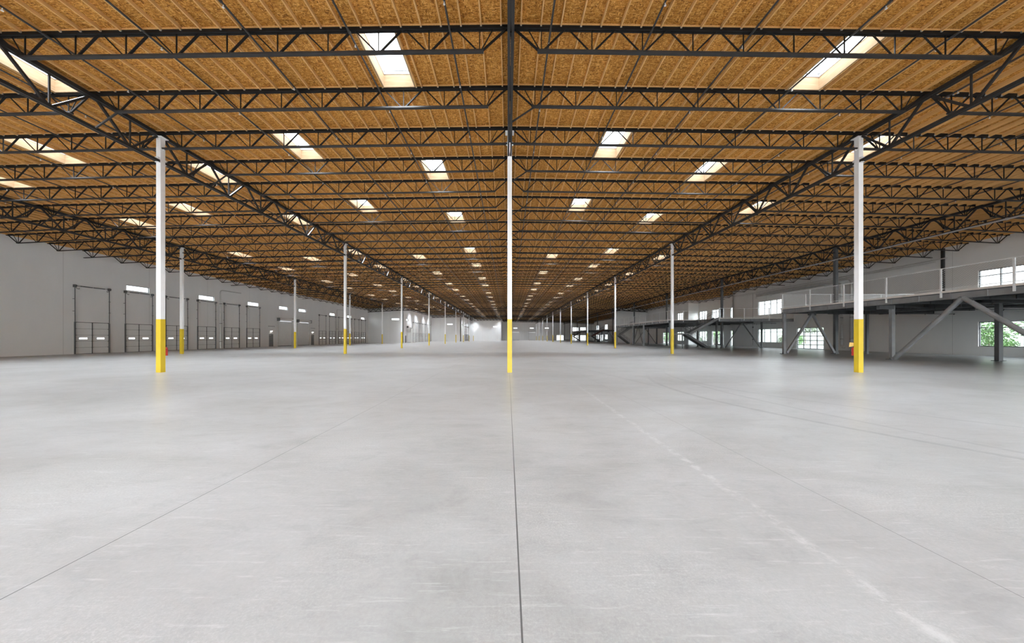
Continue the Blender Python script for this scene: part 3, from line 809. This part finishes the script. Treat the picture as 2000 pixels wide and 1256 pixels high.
# ------------------------------------------------------------------ sprinkler branch lines
def couplings(mb, x, y0, y1, z, r):
    y = y0
    while y < y1: mb.cyl((x, y-.04, z), (x, y+.04, z), r*1.45, 8); y += 6.4
hm = MB().cyl((0, 0, 0), (0, 0, -.07), .012, 6).cyl((0, 0, -.07), (0, 0, -.085), .03, 8).mesh('sprinkler_head', 'signw')
px = [1.3+3.07*i for i in range(-13, 14)]
for i, x in enumerate(px):
    if abs(x) > 40.8: continue
    if any(abs(x-l) < .2 for l in LINES): x += .35
    y1 = next((a for a, b, xx in LSTEP if xx > x-.3 and x < 0), YE-.6) - .4
    z = zd(x)-.235
    if any(abs(x-xc) < .62 for xc, _, _ in SKY): x = min([xc+s*.78 for xc, _, _ in SKY for s in (-1, 1)], key=lambda v: abs(v-x)); z = zd(x)-.235
    mb = MB().cyl((x, -2, z), (x, y1, z), .03, 8); couplings(mb, x, 1.7+(i % 3), y1, z, .03)
    r = obj('sprinkler_pipe', mb.mesh('sprinkler_pipe', 'pipe'))
    for q in range(14):
        yy = 9.2+(i % 2)*1.3+q*3.05
        if abs(x)/yy < 1.6: obj('sprinkler_head', hm, r, (x, yy, z-.02))
    L_ = [a for a in px if a < 0]; 
    lb = 'thin dark sprinkler pipe running down the hall, %s %s of the centre girder' % ((nth(len(L_)-1-i), 'left') if x < 0 else (nth(i-len(L_)), 'right'))
    tag(r, lb, 'sprinkler pipe', 'sprinkler branch pipes')
# fire main beside outer right columns and right wall pipes
mb = MB().cyl((31.35, 5, 9.03), (31.35, 150, 9.03), .06, 12); couplings(mb, 31.35, 8, 150, 9.03, .06)
for k in range(8): mb.box(31.35, 31.68, D1+k*BAY-.03, D1+k*BAY+.03, 9.0, 9.06) if k else None
tag(obj('fire_main', mb.mesh('fire_main', 'galv')), 'long pale pipe running past the tall grey columns under the right roof', 'pipe')
mb = MB().cyl((40.9, 30.8, 9.0), (40.9, 60.2, 9.0), .055, 10).cyl((40.7, 31.5, 8.78), (40.7, 58., 8.78), .03, 8)
for q in range(9): mb.cyl((40.9, 32+q*3.2, 9.0), (40.9, 32+q*3.2, 9.9), .012, 6)
tag(obj('wall_pipe', mb.mesh('wall_pipe', 'duct')), 'pair of thin pipes hung high along the right wall above the ducts', 'pipe')

# downspouts on the left wall
for a, z, lb in ((47.35, 8.35, 'grey drain pipe on the left wall between the fourth and fifth dock doors'), (79.6, 8.3, 'grey drain pipe on the left wall among the far dock doors')):
    pts = [(-41.1, a, .0), (-41.1, a, z-.3), (-41.1, a+.09, z-.09), (-41.1, a+.3, z), (-41.1, a+3.6, z+.05)]
    r = obj('drain_pipe', MB().tube(pts, .07, 12).mesh('drain_pipe', 'duct'))
    for zz in (1.0, 3.6, 6.4): obj('strap', MB().box(-41.2, -40.92, a-.09, a+.09, zz-.03, zz+.03).mesh('strap', 'trim'), r)
    tag(r, lb, 'drain pipe')
# white ducts on the right wall
for q, (yy, r_, zt, lb) in enumerate(((39.5, .14, 8.72, 'fat pale duct with elbow running along and down the right wall, right of the pair'), (40.7, .11, 8.40, 'slimmer pale duct running along and down the right wall, left of the pair'))):
    xx = 40.98
    pts = [(xx, yy, .55), (xx, yy, zt-.6)]+[(xx, yy+.55*(1-math.cos(t)), zt-.6+.55*math.sin(t)) for t in (.4, .8, 1.2, 1.57)]+[(xx, 54.6, zt-.05)]
    o = obj('duct', MB().tube(pts, r_, 16).mesh('duct', 'duct', smooth=True))
    obj('elbow', MB().tube([(xx, yy, .62), (xx, yy-.05, .48), (xx, yy-.25, .38), (xx, yy-.4, .36)], r_*1.06, 16).mesh('elbow', 'duct', smooth=True), o)
    for zz in (1.4, 4.0, 6.6): obj('strap', MB().cyl((xx, yy, zz-.03), (xx, yy, zz+.03), r_*1.08, 16).box(xx, 41.2, yy-.02, yy+.02, zz-.03, zz+.03).mesh('strap', 'trim'), o)
    for q2 in range(5): obj('wall_bracket', MB().box(xx-r_, 41.2, yy+2+q2*3, yy+2.06+q2*3, zt-.32, zt-.26).mesh('wall_bracket', 'galv'), o)
    tag(o, lb, 'duct', 'ducts on the right wall')
# electrical conduits and boxes, right wall and ladder-like chase near the jog of seam
tag(obj('conduit', MB().box(41.06, 41.2, 31.2, 31.42, 5.2, 10.0).mesh('conduit', 'frame')), 'black vertical conduit strip on the right wall above the nearest platform', 'conduit')
for a in (39.0, 55.6):
    mb = MB().cyl((41.14, a, .3), (41.14, a, 9.0), .02, 8); mb.box(41.08, 41.2, a-.08, a+.08, 3.2, 3.4).box(41.08, 41.2, a-.08, a+.08, 1.2, 1.35)
    tag(obj('conduit', mb.mesh('conduit', 'trim')), 'thin vertical conduit on the right wall %s' % ('beside the duct pair' if a < 40 else 'past the four-light windows'), 'conduit')

# exit lamps over doors on the left wall
for a, lb in ((57.6, 'small bright lamp over the nearer grey exit door'), (69.8, 'small bright lamp over the farther grey exit door')):
    r = empty('exit_lamp', (-41.2, a, 2.72))
    obj('housing', MB().box(0, .12, -.17, .17, 0, .16).mesh('housing', 'galv'), r)
    obj('lens', MB().box(.02, .16, -.14, .14, -.05, 0).mesh('lens', 'lamp'), r)
    tag(r, lb, 'wall lamp')
    tag(obj('door_canopy', MB().box(-41.2, -41.02, a-.7, a+.7, 3.5, 3.56).mesh('door_canopy', 'trim')), 'thin ledge on the wall above the %s exit door' % ('nearer' if a < 60 else 'farther'), 'ledge')

# ------------------------------------------------------------------ steel platforms
ZT, ZS, ZBm = 4.40, 4.30, 3.88
def railing(root, a, b, spacing=2.93, mesh=True, tall=True, first=True):
    """guard rail from a to b (x,y)"""
    a = Vector((*a, 0)); b = Vector((*b, 0)); d = b-a; L = d.length; d.normalize(); n = Vector((-d.y, d.x, 0))
    k = max(1, round(L/spacing)); top = 5.77
    r = obj('rail', MB().bar(a+Vector((0, 0, top)), b+Vector((0, 0, top)), .045, .045).bar(a+Vector((0, 0, ZT+.12)), b+Vector((0, 0, ZT+.12)), .03, .03).mesh('rail', 'rail'), root)
    for i in range(0 if first else 1, k+1):
        p = a+d*(L*i/k)
        obj('rail_post', MB().bar(p+Vector((0, 0, ZBm+.12)), p+Vector((0, 0, top)), .085, .05, up=tuple(n)).mesh('rail_post', 'rail'), root)
    if mesh:
        mb = MB(); h = top-ZT-.14; s = .13; i = -h
        while i < L:
            for sg in (0, 1):
                lo, hi = max(0, i), min(L, i+h)
                if hi-lo > .02:
                    za, zb = (lo-i), (hi-i)
                    if sg: za, zb = h-za, h-zb
                    p = a+d*lo+Vector((0, 0, ZT+.12+za)); q = a+d*hi+Vector((0, 0, ZT+.12+zb)); mb.bar(p, q, .006, .006)
            i += s
        obj('mesh_infill', mb.mesh('mesh_infill', 'galv'), root)
def beam(root, a, b, name='edge_beam', mat='grey', z0=ZBm, z1=ZS, w=.17):
    a = Vector((*a, 0)); b = Vector((*b, 0)); m1 = MB(); h = z1-z0; c = Vector((0, 0, (z0+z1)/2))
    m1.bar(a+c, b+c, .016, h).bar(a+c+Vector((0, 0, h/2-.01)), b+c+Vector((0, 0, h/2-.01)), w, .02).bar(a+c-Vector((0, 0, h/2-.01)), b+c-Vector((0, 0, h/2-.01)), w, .02)
    L = (b-a).length; d = (b-a).normalized(); k = max(1, int(L/1.5))
    for i in range(k+1):
        p = a+d*(L*i/k)+c; m1.bar(p-d*.006, p+d*.006, w*.95, h-.02)
    return obj(name, m1.mesh(name, mat), root)
def post(root, x, y, w=.11, mat='grey', z1=ZBm, plate=.26):
    p = obj('post', MB().box(x-w, x+w, y-w*.8, y+w*.8, 0, z1).mesh('post', mat), root)
    obj('base_plate', MB().box(x-plate, x+plate, y-plate*.7, y+plate*.7, 0, .03).box(x-.16, x+.16, y-.02, y+.02, .03, .14).mesh('base_plate', 'dgrey'), p)
    return p
def vbrace(root, a, apex, b, zt=ZBm-.05, r=.11, mat='grey', round_=True, zb=.1):
    for e in (a, b):
        if e is None: continue
        if round_: m_ = MB().cyl((e[0], e[1], zb), (apex[0], apex[1], zt), r, 14)
        else: m_ = MB().bar((e[0], e[1], zb), (apex[0], apex[1], zt), r*1.6, r*1.6)
        obj('brace', m_.mesh('brace', mat, smooth=False), root)
    dx = Vector((b[0]-a[0], b[1]-a[1], 0)).normalized() if (a and b) else Vector((0, 1, 0))
    c = Vector((apex[0], apex[1], ZBm-.02)); obj('gusset', MB().bar(c-dx*.4, c+dx*.4, .03, .3).mesh('gusset', 'dgrey'), root)
def deck(root, rects, mat='slab'):
    mb = MB()
    for x0, x1, y0, y1 in rects: mb.box(x0-.03, x1, y0-.03, y1+.03, ZS-.02, ZT)
    obj('deck', mb.mesh('deck', mat), root)
    mb = MB()
    for x0, x1, y0, y1 in rects: mb.box(x0+.03, x1-.03, y0+.03, y1-.03, ZS-.07, ZS-.022)
    obj('deck_soffit', mb.mesh('deck_soffit', 'dgrey'), root)
def subbeams(root, x0, x1, ys, mat='dgrey', z0=3.95):
    for y in ys: beam(root, (x0, y), (x1, y), 'floor_beam', mat, z0, ZS-.01, .14)
def underpipes(x0, x1, y0, y1, lb, z=3.72):
    mb = MB()
    for i, y in enumerate((y0, (y0+y1)/2, y1)): mb.cyl((x0, y, z), (x1, y, z), .025, 8); couplings_x(mb, x0+1, x1, y, z)
    mb.cyl(((x0+x1)/2, y0-1, z+.05), ((x0+x1)/2, y1+1, z+.05), .04, 8)
    tag(obj('sprinkler_pipe', mb.mesh('sprinkler_pipe', 'pipe')), lb, 'sprinkler pipe')
def couplings_x(mb, x0, x1, y, z):
    x = x0
    while x < x1: mb.cyl((x, y, z), (x, y, z-.1), .02, 6); mb.cyl((x-.03, y, z), (x+.03, y, z), .04, 8); x += 2.6

# platform one (nearest)
p1 = empty('steel_platform', (26.5, 32, 0)); tag(p1, 'nearest raised grey steel platform at the right edge, with mesh guard rail and round braces', 'platform')
ROOTS = [p1]
def absparent(o, root): pass
E1 = 26.5
class Off:   # platforms are built in world coordinates under a root at the origin
    pass
p1.location = (0, 0, 0)
deck(p1, [(E1-.02, 41.15, 3, 32.1)])
beam(p1, (E1+.08, 3), (E1+.08, 32.1)); beam(p1, (E1, 32.0), (41.1, 32.0), 'edge_beam', 'dgrey')
subbeams(p1, E1+.1, 41.1, [6+2.9*i for i in range(9)]); beam(p1, (33.4, 3), (33.4, 32), 'floor_beam', 'dgrey', 3.8, 4.28, .2)
railing(p1, (E1-.03, 31.95), (E1-.03, 5.6)); railing(p1, (E1-.03, 32.15), (41.1, 32.15), 2.5, True, first=False)
post(p1, E1+.2, 32.0, .12); post(p1, 27.55, 23.75, .12); post(p1, 34.7, 32.0, .1, 'dgrey'); post(p1, 33.2, 22.4, .14, 'dgrey'); post(p1, E1+1.0, 9.0, .12)
obj('bracket', MB().box(E1+.05, 27.6, 23.65, 23.85, 3.6, 3.88).mesh('bracket', 'dgrey'), p1)
vbrace(p1, (E1+.45, 23.1), (E1+.1, 19.35), (E1+.45, 15.4), 3.92, .13)
vbrace(p1, (E1+.35, 31.9), (29.3, 31.9), (31.45, 31.9), 3.85, .11, 'grey', False)
underpipes(29, 40.5, 20.5, 30, 'black sprinkler pipes hung under the nearest platform')
# platform two
p2 = empty('steel_platform'); tag(p2, 'second raised steel platform on the right, with a staircase at its near end', 'platform')
E2 = 25.4
deck(p2, [(30.35, 41.15, 47.6, 52.6), (E2, 41.15, 52.6, 78.), (30.35, 41.15, 78., 85.2), (41.15, 43.4, 61, 75.3)])
beam(p2, (E2+.08, 52.6), (E2+.08, 78)); beam(p2, (30.35, 47.7), (41.1, 47.7)); beam(p2, (30.4, 47.7), (30.4, 52.6)); beam(p2, (E2, 52.65), (30.4, 52.65), 'edge_beam', 'dgrey')
beam(p2, (30.4, 78), (30.4, 85.2)); beam(p2, (30.4, 85.1), (41, 85.1)); beam(p2, (E2, 78), (30.4, 78))
subbeams(p2, E2+.1, 41.1, [55.5+2.9*i for i in range(8)]); beam(p2, (31.0, 53), (31.0, 85), 'floor_beam', 'dgrey', 3.8, 4.28, .2)
railing(p2, (E2-.03, 52.6), (E2-.03, 78), mesh=False); railing(p2, (30.35, 47.55), (41.1, 47.55), 3.2, mesh=False); railing(p2, (E2, 52.6), (30.35, 52.6), 2.5, mesh=False, first=False); railing(p2, (30.6, 85.2), (41, 85.2), 3.2, mesh=False)
for x, y in ((E2+.15, 52.2), (E2+.15, 62.3), (E2+.15, 67.7), (E2+.15, 77.7)): post(p2, x, y, .12)
for x, y in ((30.5, 48.4), (37.4, 48.8), (32.1, 56), (32.1, 75.7), (36, 80), (37.4, 83.3), (36.5, 58)): post(p2, x, y, .1, 'dgrey')
vbrace(p2, (32.05, 48.8), (34.5, 48.8), (37.2, 48.8), 3.85, .07, 'dgrey', False)
vbrace(p2, (32.05, 83.3), (34.6, 83.3), (37.2, 83.3), 3.85, .07, 'dgrey', False)
vbrace(p2, (E2+.15, 62.5), (E2+.15, 65.), (E2+.15, 67.5), 3.85, .06, 'dgrey', False)
underpipes(31, 40.5, 50, 56, 'black sprinkler pipes hung under the second platform')
# platform three
p3 = empty('steel_platform'); tag(p3, 'farthest raised steel platform on the right, seen small between far columns', 'platform')
E3 = 29.6
deck(p3, [(33.8, 43.9, 119.5, 124), (E3, 43.9, 124, 150), (33.8, 43.9, 150, 160)])
beam(p3, (33.8, 119.6), (43.8, 119.6), mat='dgrey'); beam(p3, (E3+.08, 124), (E3+.08, 150), mat='dgrey'); beam(p3, (E3, 124), (33.8, 124), mat='dgrey'); beam(p3, (33.9, 119.6), (33.9, 124), mat='dgrey'); beam(p3, (E3, 150), (43, 150), mat='dgrey')
railing(p3, (33.8, 119.5), (43.8, 119.5), 3.2, mesh=False); railing(p3, (E3, 124), (E3, 150), mesh=False)
for x, y in ((E3+.2, 124.2), (E3+.2, 137), (E3+.2, 149.6), (34, 120), (38.8, 120), (36, 137)): post(p3, x, y, .14, 'dgrey')
vbrace(p3, (34.1, 120), (36.4, 120), (38.6, 120), 3.85, .07, 'dgrey', False)

# staircases: two flights with a half landing; runs along x
def staircase(x0, x1, y, label, mat='grey', mat2='dgrey', xt=None):
    """lower flight foot at x1, climbs left to landing at x0, returns right to deck height at xt (nearer the camera)"""
    xt = xt or x1+.6; r = empty('staircase', (x0, y, 0)); r.location = (0, 0, 0); wd = 1.15; zl = 2.2
    yl, yu = y+.1, y-wd-.1      # lower flight occupies y+.1..y+wd+.1 ; upper y-wd-.1..y-.1
    def flight(xa, za, xb, zb, ya, yb, m_):
        for yy in (ya, yb):
            obj('stringer', MB().bar((xa, yy, za-.02), (xb, yy, zb-.02), .05, .34).mesh('stringer', m_), r)
        n = 12
        for i in range(n):
            t0 = (i+.5)/n; xx = xa+(xb-xa)*t0; zz = za+(zb-za)*t0+.06
            obj('tread', MB().box(xx-.15, xx+.15, ya+.03, yb-.03, zz-.02, zz+.02).mesh('tread', mat2), r)
        obj('flight_soffit', MB().bar((xa, (ya+yb)/2, za-.09), (xb, (ya+yb)/2, zb-.09), yb-ya-.04, .02).mesh('flight_soffit', mat2), r)
        for yy in (ya, yb):
            mb = MB()
            for k in range(5): mb.bar((xa, yy, za+.35+.16*k), (xb, yy, zb+.35+.16*k), .018, .018)
            mb.bar((xa, yy, za+1.1), (xb, yy, zb+1.1), .04, .04)
            for k in range(5):
                t0 = k/4; xx = xa+(xb-xa)*t0; zz = za+(zb-za)*t0; mb.bar((xx, yy, zz), (xx, yy, zz+1.1), .035, .035)
            obj('handrail', mb.mesh('handrail', mat2), r)
    flight(x1, .12, x0+.15, zl, yl, yl+wd, mat2)
    flight(x0+.15, zl, xt, ZT-.02, yu, yu+wd, mat)
    obj('landing', MB().box(x0-1.1, x0+.2, yu, yl+wd, zl-.12, zl).box(x0-1.12, x0-1.08, yu, yl+wd, zl-.22, zl).mesh('landing', mat), r)
    mb = MB()
    for k in range(6): mb.bar((x0-1.08, yu, zl+.2+.18*k), (x0-1.08, yl+wd, zl+.2+.18*k), .02, .02).bar((x0-1.08, yu, zl+.2+.18*k), (x0+.1, yu, zl+.2+.18*k), .02, .02)
    obj('landing_rail', mb.mesh('landing_rail', mat2), r)
    for xx, yy in ((x0-.95, yu+.05), (x0-.95, yl+wd-.05)):
        obj('landing_post', MB().box(xx-.05, xx+.05, yy-.05, yy+.05, 0, zl-.1).mesh('landing_post', mat2), r)
    tag(r, label, 'staircase'); return r
staircase(26.1, 29.6, 48.9, 'dark steel staircase with two flights climbing to the second platform, nearest of the stairs', xt=30.35)
staircase(27.1, 30.0, 81.6, 'grey steel staircase at the far end of the second platform', xt=30.4)
staircase(29.6, 32.7, 117.4, 'reddish steel staircase at the near end of the farthest platform', 'red', 'dgrey', xt=33.8)
staircase(30.0, 33.2, 152.5, 'black steel staircase at the far end of the farthest platform', 'dgrey', 'steel', xt=33.8)

# ------------------------------------------------------------------ outside, right
hb = MB()
for i in range(24):
    y0 = -20+i*10
    hb.hexa([(58, y0, -.3), (95, y0, -.3), (95, y0+10, -.3), (58, y0+10, -.3), (60, y0, .1), (95, y0, 9), (95, y0+10, 9), (60, y0+10, .1)])
tag(obj('hillside', hb.mesh('hillside', 'hill')), 'pale dry slope rising outside the right windows', 'hillside', kind='structure')
def leafball(mb, c, r, n, s=.12):
    for _ in range(n):
        v = Vector((random.gauss(0, 1), random.gauss(0, 1), random.gauss(0, 1))).normalized()*r*(random.random()**.35)
        p = Vector(c)+Vector((v.x, v.y, v.z*.85)); a = Vector((random.uniform(-1, 1), random.uniform(-1, 1), random.uniform(-1, 1))).normalized()
        b = a.orthogonal().normalized(); k = len(mb.v); w = s*random.uniform(.6, 1.3)
        mb.v += [tuple(p-a*w), tuple(p-b*w*.5), tuple(p+a*w), tuple(p+b*w*.5)]; mb.f.append((k, k+1, k+2, k+3)); mb.mi.append(0)
def shrub(mat, h):
    r = MB()
    for _ in range(7): leafball(r, (random.uniform(-.8, .8), random.uniform(-.8, .8), random.uniform(.4, .8)*h), h*.36, 230)
    s = MB()
    for _ in range(5):
        a = random.uniform(0, 6.28); s.cyl((0, 0, -.3), (math.cos(a)*.6, math.sin(a)*.6, h*.6), .04, 6, .015)
    return r.mesh('foliage', mat), s.mesh('stem', 'bark')
SH = [shrub('leaf', 2.0), shrub('leaf2', 2.6), shrub('leaf', 3.4)]
ys = [(50.5, 28.5), (53, 31.5), (51, 35), (55.5, 37), (52, 24), (50, 58), (53, 62), (55, 66), (52, 71), (56, 76), (51, 82), (55, 88), (54, 95), (57, 102), (53, 111)]
for i, (x, y) in enumerate(ys):
    f, s = SH[i % 3]; r = empty('shrub', (x, y, -.3), i*1.3); sc = .8+.4*random.random(); r.scale = (sc,)*3
    obj('foliage', f, r); obj('stem', s, r)
    tag(r, 'green leafy shrub outside the right wall windows, %s from the near end' % nth(i), 'shrub', 'shrubs outside')
TR = []
for q in range(2):
    m_ = MB()
    for _ in range(12): leafball(m_, (random.uniform(-1.6, 1.6), random.uniform(-1.6, 1.6), random.uniform(3, 6.5)), 1.3, 260, .16)
    s = MB().cyl((0, 0, 0), (.1, 0, 3.6), .16, 8, .09)
    for _ in range(5):
        a = random.uniform(0, 6.28); s.cyl((.1, 0, 2.8), (math.cos(a)*1.2, math.sin(a)*1.2, 5.2), .07, 6, .02)
    TR.append((m_.mesh('foliage', ('leaf2', 'leaf')[q]), s.mesh('trunk', 'bark')))
for i, (x, y) in enumerate(((60, 44), (57, 52), (61, 68), (59, 84), (62, 98), (60, 126), (58, 160), (60, 176))):
    f, s = TR[i % 2]; r = empty('tree', (x, y, .1), i*.9); obj('foliage', f, r); obj('trunk', s, r)
    tag(r, 'small pale green tree on the slope outside the right wall, %s from the near end' % nth(i), 'tree', 'trees outside')

# ------------------------------------------------------------------ world, camera
w = bpy.data.worlds.new('World'); SC.world = w; w.use_nodes = True; t = w.node_tree; t.nodes.clear()
bg = t.nodes.new('ShaderNodeBackground'); wo = t.nodes.new('ShaderNodeOutputWorld'); t.links.new(bg.outputs[0], wo.inputs[0])
tc = t.nodes.new('ShaderNodeTexCoord'); sx = t.nodes.new('ShaderNodeSeparateXYZ'); t.links.new(tc.outputs['Generated'], sx.inputs[0])
rp = t.nodes.new('ShaderNodeValToRGB'); t.links.new(sx.outputs[2], rp.inputs[0])
rp.color_ramp.elements[0].color = (.97, .98, 1, 1); rp.color_ramp.elements[1].color = (.80, .90, 1, 1)
t.links.new(rp.outputs[0], bg.inputs[0]); 
# overcast sky, strength raised behind the camera to light the hall through added glazing
ny = mth(t, 'MAXIMUM', mth(t, 'MULTIPLY', sx.outputs[1], -1.0), 0.0)
t.links.new(mth(t, 'ADD', mth(t, 'MULTIPLY', mth(t, 'POWER', ny, 1.5), 15.0), 1.35), bg.inputs[1])
cam = bpy.data.cameras.new('camera'); co = bpy.data.objects.new('camera', cam); COL.objects.link(co)
co.location = (0, 0, CAMZ); co.rotation_euler = (math.pi/2, 0, 0)
cam.sensor_width = 36; cam.lens = 646.7/2000*36; cam.shift_x = .004; cam.shift_y = 31.3/2000; cam.clip_start = .05; cam.clip_end = 600
SC.camera = co
SC.view_settings.view_transform = 'Standard'; SC.view_settings.look = 'None'; SC.view_settings.gamma = 1; SC.view_settings.use_curve_mapping = False
SC.view_settings.exposure = 0.97
cy = SC.cycles
cy.max_bounces = 6; cy.diffuse_bounces = 5; cy.glossy_bounces = 3; cy.transparent_max_bounces = 8; cy.caustics_reflective = False; cy.caustics_refractive = False
cy.sample_clamp_indirect = 8; cy.use_denoising = True
